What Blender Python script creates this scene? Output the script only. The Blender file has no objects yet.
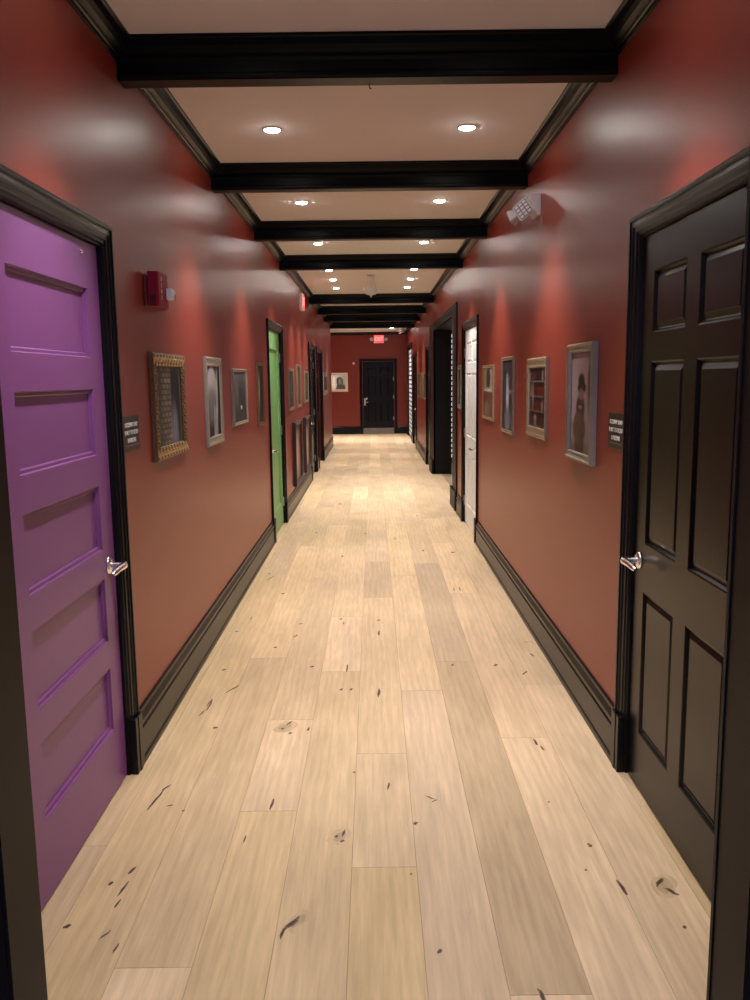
import bpy, bmesh, math, random
from mathutils import Vector, Matrix
random.seed(7)
COL = bpy.context.scene.collection
PI = math.pi

# ---------------------------------------------------------------- dimensions (metres)
XL, XR = -1.012, 1.0          # wall faces
YE = 24.4                     # end wall
HC = 2.945                    # ceiling
EYE = 1.6

# ---------------------------------------------------------------- materials
def srgb(r, g, b):
    def f(c):
        c /= 255.0
        return c / 12.92 if c <= 0.04045 else ((c + 0.055) / 1.055) ** 2.4
    return (f(r), f(g), f(b), 1.0)

def mat(name, col, rough=0.5, metal=0.0, spec=0.5, bump=0.0, bscale=200.0, vary=0.0, vscale=3.0, coat=0.0, emit=None, estr=0.0, stretch=None):
    m = bpy.data.materials.new(name); m.use_nodes = True
    nt = m.node_tree; b = nt.nodes['Principled BSDF']
    b.inputs['Base Color'].default_value = col
    b.inputs['Roughness'].default_value = rough
    b.inputs['Metallic'].default_value = metal
    b.inputs['Specular IOR Level'].default_value = spec
    b.inputs['Coat Weight'].default_value = coat
    b.inputs['Coat Roughness'].default_value = 0.08
    if emit:
        b.inputs['Emission Color'].default_value = emit
        b.inputs['Emission Strength'].default_value = estr
    if bump or vary:
        tc = nt.nodes.new('ShaderNodeTexCoord')
        src = tc.outputs['Object']
        if stretch:
            mp = nt.nodes.new('ShaderNodeMapping'); mp.inputs['Scale'].default_value = stretch
            nt.links.new(src, mp.inputs['Vector']); src = mp.outputs['Vector']
    if bump:
        n = nt.nodes.new('ShaderNodeTexNoise'); n.inputs['Scale'].default_value = bscale; n.inputs['Detail'].default_value = 3
        nt.links.new(src, n.inputs['Vector'])
        bp = nt.nodes.new('ShaderNodeBump'); bp.inputs['Strength'].default_value = bump; bp.inputs['Distance'].default_value = 0.002
        nt.links.new(n.outputs['Fac'], bp.inputs['Height']); nt.links.new(bp.outputs['Normal'], b.inputs['Normal'])
    if vary:
        n = nt.nodes.new('ShaderNodeTexNoise'); n.inputs['Scale'].default_value = vscale; n.inputs['Detail'].default_value = 4
        nt.links.new(src, n.inputs['Vector'])
        mx = nt.nodes.new('ShaderNodeMix'); mx.data_type = 'RGBA'
        mx.inputs[6].default_value = tuple(c * (1 - vary) for c in col[:3]) + (1,)
        mx.inputs[7].default_value = tuple(min(1, c * (1 + vary)) for c in col[:3]) + (1,)
        nt.links.new(n.outputs['Fac'], mx.inputs[0]); nt.links.new(mx.outputs[2], b.inputs['Base Color'])
    return m

def attr_mat(name, rough=0.35, coat=0.0, attr='tone'):
    m = bpy.data.materials.new(name); m.use_nodes = True
    nt = m.node_tree; b = nt.nodes['Principled BSDF']
    a = nt.nodes.new('ShaderNodeAttribute'); a.attribute_name = attr
    nt.links.new(a.outputs['Color'], b.inputs['Base Color'])
    b.inputs['Roughness'].default_value = rough
    b.inputs['Coat Weight'].default_value = coat
    b.inputs['Coat Roughness'].default_value = 0.06
    return m

M = {}
M['red'] = mat('red_wall_paint', (0.235, 0.037, 0.024, 1), 0.36, spec=.38, bump=0.12, bscale=260, vary=0.03, vscale=1.5)
M['ceil'] = mat('ceiling_paint', (0.78, 0.775, 0.785, 1), 0.85, bump=0.05, bscale=150)
M['black'] = mat('black_trim_paint', (0.0045, 0.0048, 0.0065, 1), 0.30, spec=.22, bump=0.06, bscale=90)
M['jamb'] = mat('black_jamb_paint', (0.006, 0.0055, 0.0055, 1), 0.5, spec=.22, bump=0.06, bscale=90)
M['beam'] = mat('black_beam_paint', (0.002, 0.0022, 0.003, 1), 0.34, spec=.10, bump=0.05, bscale=90)
M['blackdoor'] = mat('black_door_paint', (0.0045, 0.0042, 0.005, 1), 0.26, spec=.20, bump=0.08, bscale=60, stretch=(1, 1, .12))
M['purple'] = mat('purple_door_paint', (0.205, 0.063, 0.235, 1), 0.36, bump=0.05, bscale=90)
M['green'] = mat('green_door_paint', (0.17, 0.37, 0.13, 1), 0.45, vary=0.02)
M['white'] = mat('white_door_paint', (0.80, 0.81, 0.86, 1), 0.45, vary=0.01)
M['chrome'] = mat('polished_chrome', (0.93, 0.93, 0.95, 1), 0.24, metal=1, vary=0.02)
M['nickel'] = mat('satin_nickel', (0.55, 0.53, 0.50, 1), 0.35, metal=1, vary=0.03)
M['silver'] = mat('silver_frame_leaf', (0.33, 0.295, 0.24, 1), 0.46, metal=0.4, vary=0.12, vscale=30, bump=.1, bscale=120)
M['champagne'] = mat('champagne_frame_leaf', (0.36, 0.28, 0.19, 1), 0.42, metal=0.6, vary=0.15, vscale=25, bump=.1, bscale=120)
M['gold'] = mat('gold_leaf', (0.62, 0.48, 0.25, 1), 0.34, metal=0.85, vary=0.25, vscale=40, bump=.3, bscale=150)
M['oldgold'] = mat('dull_gold_leaf', (0.16, 0.10, 0.05, 1), 0.5, metal=0.5, vary=0.35, vscale=60, bump=.4, bscale=150)
M['darkwood'] = mat('dark_frame_wood', (0.03, 0.022, 0.02, 1), 0.35, vary=0.2, vscale=20)
M['mat'] = mat('picture_mount_card', (0.62, 0.58, 0.50, 1), 0.8, vary=0.03)
M['cream'] = mat('cream_frame_paint', (0.86, 0.80, 0.70, 1), 0.5, vary=0.05)
M['print'] = attr_mat('glazed_print', 0.3, 0.0)
M['print'].node_tree.nodes['Principled BSDF'].inputs['Specular IOR Level'].default_value = 0.06
M['sign'] = mat('sign_plastic', (0.022, 0.017, 0.015, 1), 0.4, vary=0.05)
M['letters'] = mat('sign_lettering', (0.75, 0.74, 0.72, 1), 0.5, vary=0.02)
M['alarm'] = mat('alarm_red_plastic', (0.26, 0.012, 0.035, 1), 0.5, spec=.15, vary=0.04)
M['alarmback'] = mat('alarm_back_plastic', (0.11, 0.006, 0.010, 1), 0.45, vary=0.04)
M['strobe'] = mat('strobe_lens', (0.85, 0.86, 0.92, 1), 0.12, coat=1, vary=0.02)
M['plastic'] = mat('white_plastic', (0.62, 0.60, 0.60, 1), 0.4, vary=0.03)
M['led'] = mat('led_cells', (0.75, 0.74, 0.76, 1), 0.2, coat=.8, vary=0.04)
M['ledgap'] = mat('lens_grid_grey', (0.22, 0.20, 0.20, 1), 0.4, vary=.03)
M['lens'] = mat('downlight_lens', (0.9, 0.9, 0.9, 1), 0.4, vary=0.01, emit=(1, 0.96, 0.90, 1), estr=72)
M['trim'] = mat('downlight_trim', (0.75, 0.74, 0.72, 1), 0.45, vary=0.02)
M['exitred'] = mat('exit_face_lit', (0.5, 0.03, 0.03, 1), 0.4, vary=0.02, emit=(1, 0.045, 0.05, 1), estr=1.0)
M['exitlet'] = mat('exit_letters_lit', (0.8, 0.2, 0.2, 1), 0.4, vary=0.02, emit=(1, 0.22, 0.22, 1), estr=1.6)
M['frost'] = mat('frosted_glass_bowl', (0.62, 0.60, 0.58, 1), 0.35, vary=0.03)
M['grey'] = mat('grey_step_stone', (0.22, 0.20, 0.18, 1), 0.6, vary=0.15, vscale=12)
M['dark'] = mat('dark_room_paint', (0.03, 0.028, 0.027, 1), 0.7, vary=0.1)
M['pane'] = mat('daylit_pane', (0.6, 0.6, 0.6, 1), 0.3, vary=0.05, emit=(0.92, 0.92, 0.95, 1), estr=0.30)
M['glass'] = mat('window_glass', (0.5, 0.6, 0.8, 1), 0.1, vary=0.02, emit=(0.45, 0.62, 1, 1), estr=0.25)  # glowing pane for the assumed window behind the camera

# floor: oiled oak, plank tone from mesh attribute, grain from noise along the plank
def floor_mat():
    m = bpy.data.materials.new('oak_planks'); m.use_nodes = True
    nt = m.node_tree; N = nt.nodes; L = nt.links; b = N['Principled BSDF']
    a = N.new('ShaderNodeAttribute'); a.attribute_name = 'tone'
    off = N.new('ShaderNodeAttribute'); off.attribute_name = 'shift'
    tc = N.new('ShaderNodeTexCoord')
    add = N.new('ShaderNodeVectorMath'); add.operation = 'ADD'
    L.new(tc.outputs['Object'], add.inputs[0]); L.new(off.outputs['Color'], add.inputs[1])
    def stretched(sx, sy, scale, detail, dist=0.0):
        mp = N.new('ShaderNodeMapping'); mp.inputs['Scale'].default_value = (sx, sy, 1)
        L.new(add.outputs[0], mp.inputs['Vector'])
        n = N.new('ShaderNodeTexNoise'); n.inputs['Scale'].default_value = scale; n.inputs['Detail'].default_value = detail
        n.inputs['Distortion'].default_value = dist
        L.new(mp.outputs['Vector'], n.inputs['Vector']); return n
    g1 = stretched(1, 0.06, 90, 5, 0.4)       # fine fibre
    g2 = stretched(1, 0.16, 9, 4, 1.2)        # cathedral bands
    g3 = stretched(1, 0.5, 4, 3)              # cloudy tone
    wv = N.new('ShaderNodeTexWave'); wv.wave_type = 'BANDS'; wv.bands_direction = 'X'
    wv.inputs['Scale'].default_value = 6; wv.inputs['Distortion'].default_value = 9; wv.inputs['Detail'].default_value = 3; wv.inputs['Detail Scale'].default_value = 0.6
    mp = N.new('ShaderNodeMapping'); mp.inputs['Scale'].default_value = (1.4, 0.22, 1); L.new(add.outputs[0], mp.inputs['Vector']); L.new(mp.outputs['Vector'], wv.inputs['Vector'])
    def mul(src, lo, hi, fac0=0.3, fac1=0.7):
        r = N.new('ShaderNodeMapRange'); r.inputs['From Min'].default_value = fac0; r.inputs['From Max'].default_value = fac1
        r.inputs['To Min'].default_value = lo; r.inputs['To Max'].default_value = hi
        L.new(src, r.inputs['Value']); return r.outputs['Result']
    def times(x, y):
        t = N.new('ShaderNodeMath'); t.operation = 'MULTIPLY'; L.new(x, t.inputs[0]); L.new(y, t.inputs[1]); return t.outputs[0]
    k = times(times(mul(g1.outputs['Fac'], 0.90, 1.07), mul(g2.outputs['Fac'], 0.90, 1.08)), times(mul(g3.outputs['Fac'], 0.93, 1.06), mul(wv.outputs['Fac'], 0.955, 1.035, 0.0, 1.0)))
    v = N.new('ShaderNodeVectorMath'); v.operation = 'SCALE'
    L.new(a.outputs['Color'], v.inputs[0]); L.new(k, v.inputs['Scale'])
    L.new(v.outputs[0], b.inputs['Base Color'])
    L.new(mul(g2.outputs['Fac'], 0.40, 0.54), b.inputs['Roughness'])
    b.inputs['Specular IOR Level'].default_value = 0.42
    bp = N.new('ShaderNodeBump'); bp.inputs['Strength'].default_value = 0.12; bp.inputs['Distance'].default_value = 0.001
    L.new(g1.outputs['Fac'], bp.inputs['Height']); L.new(bp.outputs['Normal'], b.inputs['Normal'])
    return m
M['oak'] = floor_mat()

# ---------------------------------------------------------------- object helpers
def tag(o, label=None, cat=None, group=None, kind=None):
    if label: o['label'] = label
    if cat: o['category'] = cat
    if group: o['group'] = group
    if kind: o['kind'] = kind
    return o

def world_loc(o):
    p = Vector((0, 0, 0))
    while o is not None:
        p += o.location; o = o.parent
    return p

def thing(name, loc, label, cat, group=None, kind=None):
    o = bpy.data.objects.new(name, None); COL.objects.link(o)
    o.empty_display_size = 0.05; o.location = loc
    return tag(o, label, cat, group, kind)

class MB:
    """collects geometry in world coordinates, builds one mesh object"""
    def __init__(self):
        self.bm = bmesh.new()
    def box(self, x0, x1, y0, y1, z0, z1, bevel=0.0):
        b = bmesh.new()
        bmesh.ops.create_cube(b, size=1)
        for v in b.verts:
            v.co = Vector(((x0 + x1) / 2 + v.co.x * (x1 - x0), (y0 + y1) / 2 + v.co.y * (y1 - y0), (z0 + z1) / 2 + v.co.z * (z1 - z0)))
        if bevel:
            bmesh.ops.bevel(b, geom=b.edges[:], offset=bevel, segments=2, affect='EDGES', profile=0.5)
        self.merge(b); return self
    def merge(self, b, mx=None):
        if mx is not None: bmesh.ops.transform(b, matrix=mx, verts=b.verts[:])
        bmesh.ops.recalc_face_normals(b, faces=b.faces[:])
        me = bpy.data.meshes.new('tmp'); b.to_mesh(me); b.free()
        self.bm.from_mesh(me); bpy.data.meshes.remove(me)
    def faces(self, pts, fs, recalc=True):
        b = bmesh.new(); vs = [b.verts.new(p) for p in pts]
        for f in fs:
            try: b.faces.new([vs[i] for i in f])
            except ValueError: pass
        if not recalc:
            me = bpy.data.meshes.new('tmp'); b.to_mesh(me); b.free(); self.bm.from_mesh(me); bpy.data.meshes.remove(me)
        else: self.merge(b)
        return self
    def lathe(self, prof, mx, n=24):
        """profile [(r, h)] turned about local Z, then transformed by mx"""
        pts, fs = [], []
        for (r, h) in prof:
            for i in range(n):
                t = 2 * PI * i / n
                pts.append((r * math.cos(t), r * math.sin(t), h))
        for j in range(len(prof) - 1):
            for i in range(n):
                fs.append((j * n + i, j * n + (i + 1) % n, (j + 1) * n + (i + 1) % n, (j + 1) * n + i))
        fs.append(tuple(range(n))[::-1]); fs.append(tuple((len(prof) - 1) * n + i for i in range(n)))
        b = bmesh.new(); vs = [b.verts.new(p) for p in pts]
        for f in fs:
            b.faces.new([vs[i] for i in f])
        bmesh.ops.remove_doubles(b, verts=b.verts[:], dist=1e-6)
        self.merge(b, mx); return self
    def tube(self, path, r, n=10):
        path = [Vector(p) for p in path]; rs = r if isinstance(r, (list, tuple)) else [r] * len(path)
        pts, fs = [], []
        up0 = None
        for i, p in enumerate(path):
            d = (path[min(i + 1, len(path) - 1)] - path[max(i - 1, 0)]).normalized()
            if up0 is None:
                up0 = Vector((0, 0, 1)) if abs(d.z) < .9 else Vector((1, 0, 0))
            s = d.cross(up0).normalized(); up0 = s.cross(d).normalized()
            for k in range(n):
                t = 2 * PI * k / n
                pts.append(p + (s * math.cos(t) + up0 * math.sin(t)) * rs[i])
        for j in range(len(path) - 1):
            for i in range(n):
                fs.append((j * n + i, j * n + (i + 1) % n, (j + 1) * n + (i + 1) % n, (j + 1) * n + i))
        fs.append(tuple(range(n))[::-1]); fs.append(tuple((len(path) - 1) * n + i for i in range(n)))
        return self.faces(pts, fs)
    def build(self, name, material, parent=None, smooth=False, loc=None):
        me = bpy.data.meshes.new(name)
        o0 = world_loc(parent) if parent is not None else Vector(loc or (0, 0, 0))
        if o0.length: bmesh.ops.translate(self.bm, vec=-o0, verts=self.bm.verts[:])
        self.bm.to_mesh(me); self.bm.free()
        me.materials.append(material)
        if smooth:
            for p in me.polygons: p.use_smooth = True
            try: me.set_sharp_from_angle(angle=math.radians(35))
            except Exception: pass
        o = bpy.data.objects.new(name, me); COL.objects.link(o)
        if parent is not None: o.parent = parent
        else: o.location = o0
        return o

# wall frames of reference: (along, height, out from the wall) -> world
def left(a, b, d): return Vector((XL + d, a, b))
def right(a, b, d): return Vector((XR - d, a, b))
def end(a, b, d): return Vector((a, YE - d, b))

def wbox(mb, W, a0, a1, b0, b1, d0, d1, bevel=0.0):
    p, q = W(a0, b0, d0), W(a1, b1, d1)
    return mb.box(min(p.x, q.x), max(p.x, q.x), min(p.y, q.y), max(p.y, q.y), min(p.z, q.z), max(p.z, q.z), bevel)

def ring(mb, W, a0, a1, b0, b1, prof, closed=True, cap=False):
    """mitred moulding round a rectangle; prof = [(inset, out)], inset > 0 goes inward. closed False: no bottom side (door casing)"""
    pts, fs = [], []
    n = len(prof)
    if closed: corners = [(a0, b0, 1, 1), (a1, b0, -1, 1), (a1, b1, -1, -1), (a0, b1, 1, -1)]
    else: corners = [(a0, b0, 1, 0), (a0, b1, 1, -1), (a1, b1, -1, -1), (a1, b0, -1, 0)]
    for (a, b, sa, sb) in corners:
        for (i, d) in prof: pts.append(W(a + sa * i, b + sb * i, d))
    m = len(corners)
    for c in range(m if closed else m - 1):
        for j in range(n - 1):
            c2 = (c + 1) % m
            fs.append((c * n + j, c * n + j + 1, c2 * n + j + 1, c2 * n + j))
    if cap: fs.append(tuple(c * n + n - 1 for c in range(m)))
    if not closed:
        fs.append(tuple(range(n))); fs.append(tuple((m - 1) * n + j for j in range(n)))
    return mb.faces(pts, fs)

def extrude_profile(mb, pts2, mapf, s0, s1):
    """pts2 closed 2D outline, mapf(s, p, q) -> world, from s0 to s1"""
    n = len(pts2)
    pts = [mapf(s0, *p) for p in pts2] + [mapf(s1, *p) for p in pts2]
    fs = [(i, (i + 1) % n, n + (i + 1) % n, n + i) for i in range(n)] + [tuple(range(n))[::-1], tuple(range(n, 2 * n))]
    return mb.faces(pts, fs)

_font_cache = {}
def text_mesh(body, size, W_, a, b, d, mirror=False, align='CENTER', width=None, thick=0.0006):
    """lettering lying on a wall plane, reading correctly for somebody facing that wall"""
    cu = bpy.data.curves.new('lettering', 'FONT'); cu.body = body; cu.size = size; cu.align_x = align; cu.align_y = 'CENTER'
    cu.extrude = thick; cu.resolution_u = 3
    ob = bpy.data.objects.new('lettering', cu); COL.objects.link(ob)
    dg = bpy.context.evaluated_depsgraph_get(); dg.update()
    me = bpy.data.meshes.new_from_object(ob.evaluated_get(dg))
    bpy.data.objects.remove(ob); bpy.data.curves.remove(cu)
    xs = [v.co.x for v in me.vertices]; w = max(xs) - min(xs)
    k = (width / w) if width else 1.0
    mb = MB(); b2 = bmesh.new(); b2.from_mesh(me); bpy.data.meshes.remove(me)
    for v in b2.verts:
        x, y, z = v.co.x * k, v.co.y, v.co.z
        s = -1 if mirror else 1
        v.co = W_(a + s * x, b + y, d + z)
    mb.merge(b2); return mb

# ---------------------------------------------------------------- room shell
def wall_boxes(mb, x0, x1, y0, y1, holes, top=HC + 0.06):
    """wall along Y between x0 and x1; holes = [(y0, y1, head)]"""
    y = y0
    for (h0, h1, hz) in sorted(holes):
        h0, h1, hz = h0 - .02, h1 + .02, hz + .02
        mb.box(x0, x1, y, h0, -0.02, top); mb.box(x0, x1, h0, h1, hz, top); y = h1
    mb.box(x0, x1, y, y1, -0.02, top)

LD = [(2.168, 3.198, 2.10), (8.145, 9.215, 2.10), (13.25, 14.40, 2.10), (15.02, 16.42, 2.10)]         # left doors
RD = [(2.178, 3.164, 2.10), (8.02, 9.14, 2.10), (14.50, 15.45, 2.10), (19.15, 20.55, 2.10)]           # right doors
RO = [(10.55, 13.85, 2.37), (21.35, 23.45, 2.40)]                                                      # right cased openings
mb = MB(); wall_boxes(mb, XL - 0.14, XL, -2.0, 20.3, LD); tag(mb.build('wall_left', M['red']), 'brick red left wall of the corridor carrying the purple and green doors', 'wall', kind='structure')
mb = MB(); wall_boxes(mb, XR, XR + 0.14, -2.0, YE, RD + RO); tag(mb.build('wall_right', M['red']), 'brick red right wall of the corridor carrying the white door', 'wall', kind='structure')
mb = MB(); mb.box(-2.74, -0.302, YE, YE + .14, -0.02, HC + .06); mb.box(.612, 1.14, YE, YE + .14, -0.02, HC + .06); mb.box(-.302, .612, YE, YE + .14, 2.105, HC + .06)
tag(mb.build('wall_end', M['red']), 'brick red wall closing the far end of the corridor', 'wall', kind='structure')
mb = MB(); mb.box(-2.74, -2.6, 20.16, YE, -0.02, HC + .06); mb.box(-2.6, XL - .14, 20.16, 20.3, -0.02, HC + .06)
tag(mb.build('wall_side_passage', M['red']), 'red walls of the side passage turning left before the end wall', 'wall', kind='structure')
# near cased opening the picture was taken through
mb = MB(); mb.box(XL, -.745, 1.50, 1.62, -0.02, HC); mb.box(.727, XR, 1.50, 1.62, -0.02, HC); mb.box(-.745, .727, 1.50, 1.62, 2.45, HC)
tag(mb.build('wall_near', M['red']), 'cross wall around the near black cased opening', 'wall', kind='structure')
mb = MB()
mb.box(-.748, -.730, 1.485, 1.635, 0, 2.45); mb.box(.722, .740, 1.485, 1.635, 0, 2.45); mb.box(-.73, .722, 1.485, 1.635, 2.432, 2.452)
for s in (1.632, 1.478):
    mb.box(-.85, -.737, s, s + .012, 0, 2.55); mb.box(.719, .832, s, s + .012, 0, 2.55); mb.box(-.737, .719, s, s + .012, 2.44, 2.55)
tag(mb.build('trim_1', M['jamb']), 'black jambs of the near opening at both lower edges of the view', 'trim', kind='structure')
# wall behind the camera with an assumed window, added for bluish light
mb = MB(); mb.box(XL, XR, -2.12, -2.0, -0.02, .8); mb.box(XL, XR, -2.12, -2.0, 2.3, HC + .06); mb.box(XL, -.55, -2.12, -2.0, .8, 2.3); mb.box(.55, XR, -2.12, -2.0, .8, 2.3)
tag(mb.build('wall_behind', M['red']), 'red wall with a window behind the viewer', 'wall', kind='structure')
w = thing('window_1', (0, -2.05, .8), 'daylit window behind the viewer', 'window', kind='structure')
mb = MB(); mb.box(-.55, .55, -2.08, -2.07, .8, 2.3); mb.build('pane', M['glass'], w)
mb = MB(); mb.box(-.55, -.5, -2.07, -2.03, .8, 2.3); mb.box(.5, .55, -2.07, -2.03, .8, 2.3); mb.box(-.5, .5, -2.07, -2.03, .8, .85); mb.box(-.5, .5, -2.07, -2.03, 2.25, 2.3); mb.box(-.5, .5, -2.07, -2.03, 1.53, 1.57); mb.build('window_frame', M['black'], w)

mb = MB(); mb.box(-2.74, XR + .14, -2.12, YE + .14, HC, HC + .1)
tag(mb.build('ceiling', M['ceil']), 'pale beige ceiling between the black beams', 'ceiling', kind='structure')

# floor ------------------------------------------------------------------
PW = 0.2145; P0 = 0.124
JOINTS = {-6: [2.68, 3.52, 6.7], -5: [1.2, 4.17, 6.72], -4: [2.07, 4.63, 7.9], -3: [2.90, 3.74, 6.6], -2: [1.9 - .9, 4.39, 5.45, 7.9],
          -1: [2.53, 3.37, 5.94, 7.15], 0: [1.4, 4.09, 6.62, 9.26], 1: [1.95, 4.53, 7.06, 9.24], 2: [1.0, 3.51, 6.03, 7.97], 3: [1.6, 4.15, 7.05], 4: [2.9, 5.0]}
BASE = Vector((0.60, 0.44, 0.275))
TONE = {  # (column, index of plank along it) -> brightness, warmth
    (-6, 1): (1.02, 0), (-5, 1): (.97, .02), (-5, 2): (1.03, .03), (-4, 0): (1.14, -.02), (-4, 1): (.93, .01), (-4, 2): (1.08, .02), (-3, 0): (.98, .03), (-3, 1): (1.08, -.02), (-3, 2): (.97, .0), (-3, 3): (1.02, .02),
    (-2, 1): (.96, .01), (-2, 2): (1.12, -.02), (-2, 3): (1.04, 0), (-1, 0): (.95, .04), (-1, 1): (1.0, -.01), (-1, 2): (1.0, .0), (-1, 3): (.87, -.01), (0, 1): (1.02, -.04), (0, 2): (1.05, 0),
    (1, 0): (1.14, -.03), (1, 1): (.85, -.01), (1, 2): (.88, -.03), (1, 3): (1.0, 0), (2, 0): (1.16, -.03), (2, 1): (1.16, -.03), (2, 2): (1.02, -.02), (2, 3): (1.1, 0), (3, 1): (1.12, -.03), (3, 2): (1.0, -.02), (3, 3): (1.05, 0), (4, 1): (1.1, -.02)}
def make_floor():
    verts, faces, tones, shifts, mats = [], [], [], [], []
    rnd = random.Random(3)
    def plank(x0, x1, y0, y1, tone, sh):
        e, dz = 0.0009, -0.0012
        b = len(verts)
        verts.extend([(x0 + e, y0 + e, 0), (x1 - e, y0 + e, 0), (x1 - e, y1 - e, 0), (x0 + e, y1 - e, 0), (x0, y0, dz), (x1, y0, dz), (x1, y1, dz), (x0, y1, dz)])
        for k, f in enumerate([(0, 1, 2, 3), (4, 5, 1, 0), (5, 6, 2, 1), (6, 7, 3, 2), (7, 4, 0, 3)]):
            faces.append(tuple(b + i for i in f)); tones.append(tuple(tone if k == 0 else tone * .72)); shifts.append(sh)
    for c in range(-14, 5):
        x0 = P0 + c * PW; x1 = x0 + PW
        if x1 < -2.7: continue
        js = list(JOINTS.get(c, []))
        y = js[-1] if js else rnd.uniform(-1, 1)
        while y < YE + .3:
            y += rnd.choice([1.0, 1.5, 2.0, 2.5, 2.5, 2.5]) + rnd.uniform(-.1, .1); js.append(y)
        lo = -2.12 if c > -7 else 19.8
        prev = lo; idx = 0
        for j in js + [YE + .3]:
            if j <= prev:
                if c in JOINTS: idx += 1
                continue
            br, wm = TONE.get((c, idx), (rnd.uniform(.88, 1.10), rnd.uniform(-.03, .03)))
            t = Vector((BASE.x * br * (1 + .2 * wm), BASE.y * br, BASE.z * br * (1 - 2.2 * wm)))
            plank(x0, min(x1, XR + .14) if c < 5 else XR + .14, prev, min(j, YE + .3), t, (rnd.uniform(0, 9), rnd.uniform(0, 50), rnd.uniform(0, 9)))
            prev = j; idx += 1
            if prev >= YE + .3: break
    # side room behind the wide opening
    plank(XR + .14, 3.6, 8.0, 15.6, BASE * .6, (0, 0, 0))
    # knots and cracks: slim irregular dark marks set in the boards
    KN = [(-.818, 2.53, .010, .05, .25), (-.866, 2.46, .012, .022, 0), (-.818, 2.43, .007, .085, .12), (-.813, 2.355, .006, .05, .1), (-.930, 2.25, .016, .024, 0), (-.804, 2.21, .006, .045, .5), (-.755, 2.15, .006, .045, .1),
          (-.262, 2.25, .014, .075, .55), (-.286, 2.205, .008, .05, .1), (.104, 2.49, .006, .012, 0), (.167, 2.12, .010, .022, .3), (.768, 2.40, .010, .09, -.15), (.895, 2.43, .012, .06, .6), (.915, 2.38, .012, .05, -.7), (.893, 2.21, .009, .016, 0), (.729, 2.64, .010, .016, 0), (.677, 2.50, .007, .012, 0), (.422, 1.945, .010, .06, -.2),
          (-.835, 3.92, .007, .14, .0), (-.855, 3.83, .006, .07, .15), (-.860, 3.00, .008, .15, .15), (-.845, 3.09, .008, .05, .5), (-.795, 2.95, .006, .03, 1.1), (-.735, 2.91, .008, .014, 0), (-.756, 3.66, .02, .022, 0), (-.415, 3.70, .008, .055, .35), (-.44, 3.64, .012, .02, 0), (-.40, 3.59, .012, .02, 0), (-.32, 3.63, .008, .04, 0), (-.406, 2.945, .009, .085, .05), (-.15, 2.72, .010, .016, 0), (-.125, 2.74, .008, .05, .1), (-.128, 2.69, .010, .02, .5), (-.098, 3.20, .010, .016, 0), (-.473, 2.71, .005, .05, 0),
          (.041, 3.08, .008, .06, .1), (.200, 2.985, .006, .05, -.9), (.215, 2.96, .005, .03, .8), (.134, 2.80, .014, .022, 0), (.70, 3.46, .010, .07, -.1), (.717, 3.40, .007, .05, -.2), (.648, 2.94, .006, .012, 0), (.724, 2.65, .007, .012, 0),
          (-.755, 4.15, .009, .12, .45), (-.841, 3.97, .007, .10, .1), (-.855, 4.44, .016, .03, .4), (-.612, 4.82, .018, .03, 0), (-.508, 5.04, .009, .06, .3), (-.50, 5.3, .02, .02, 0), (-.364, 4.47, .02, .025, 0), (-.165, 4.44, .007, .12, .0), (-.235, 5.40, .010, .05, .2), (-.215, 5.30, .008, .05, 0), (.017, 5.08, .011, .10, 0), (.018, 5.36, .012, .04, .5), (.010, 4.07, .012, .12, 0), (-.186, 4.12, .013, .03, 0), (-.135, 4.12, .013, .03, 0), (-.90, 5.15, .02, .02, 0), (-.85, 5.45, .006, .09, 0), (-.855, 6.60, .008, .18, .25), (-.885, 6.75, .02, .03, 0), (-.705, 6.09, .02, .04, .4),
          (.670, 4.46, .018, .035, .2), (.427, 4.47, .014, .03, 0), (.81, 4.33, .010, .07, .5), (.92, 4.86, .05, .008, 0), (.905, 4.62, .010, .06, -.3), (.644, 6.16, .008, .12, 0), (.60, 6.16, .006, .12, 0), (-.62, 8.6, .02, .05, 0), (-.3, 7.4, .02, .04, 0), (.2, 8.2, .02, .04, 0), (.45, 7.6, .016, .05, 0), (-.1, 8.5, .02, .05, 0), (.5, 9.6, .02, .05, 0), (-.45, 10.6, .03, .08, 0), (.72, 7.5, .03, .05, 0)]
    dark = Vector((.055, .035, .025))
    def blot(cx, cy, w, l, ang, mid, rim, z):
        n = 14; b = len(verts); verts.append((cx, cy, z))
        ca, sa = math.cos(ang), math.sin(ang)
        for r_, in ((.55,), (1,)):
            for k in range(n):
                t = 2 * PI * k / n; rr = r_ * (1 + rnd.uniform(-.22, .22))
                px, py = w * rr * math.cos(t), l * rr * math.sin(t)
                px += .25 * w * math.sin(py / max(l, 1e-4) * 3)
                verts.append((cx + px * ca + py * sa, cy - px * sa + py * ca, z))
        for k in range(n):
            faces.append((b, b + 1 + k, b + 1 + (k + 1) % n)); tones.append(tuple(mid)); shifts.append((0, 0, 0))
            faces.append((b + 1 + k, b + 1 + n + k, b + 1 + n + (k + 1) % n, b + 1 + (k + 1) % n)); tones.append(tuple(rim)); shifts.append((0, 0, 0))
    for (kx, ky, w_, l_, a_) in [(.905, 2.41, .040, .075, .2), (-.245, 2.26, .028, .06, .3), (-.137, 2.72, .036, .055, 0), (-.43, 3.66, .05, .07, 0)]:
        blot(kx, ky, w_, l_, a_, BASE * .74, BASE * .93, .0002)
    for (kx, ky, w_, l_, a_) in KN:
        s = 0.62
        blot(kx, ky, w_ * s, l_ * .5, a_, dark, Vector((.16, .10, .06)), .0004)
    me = bpy.data.meshes.new('floor'); me.from_pydata(verts, [], faces); me.materials.append(M['oak'])
    at = me.attributes.new('tone', 'FLOAT_COLOR', 'FACE'); at.data.foreach_set('color', [c for t in tones for c in (*t, 1.0)])
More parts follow.
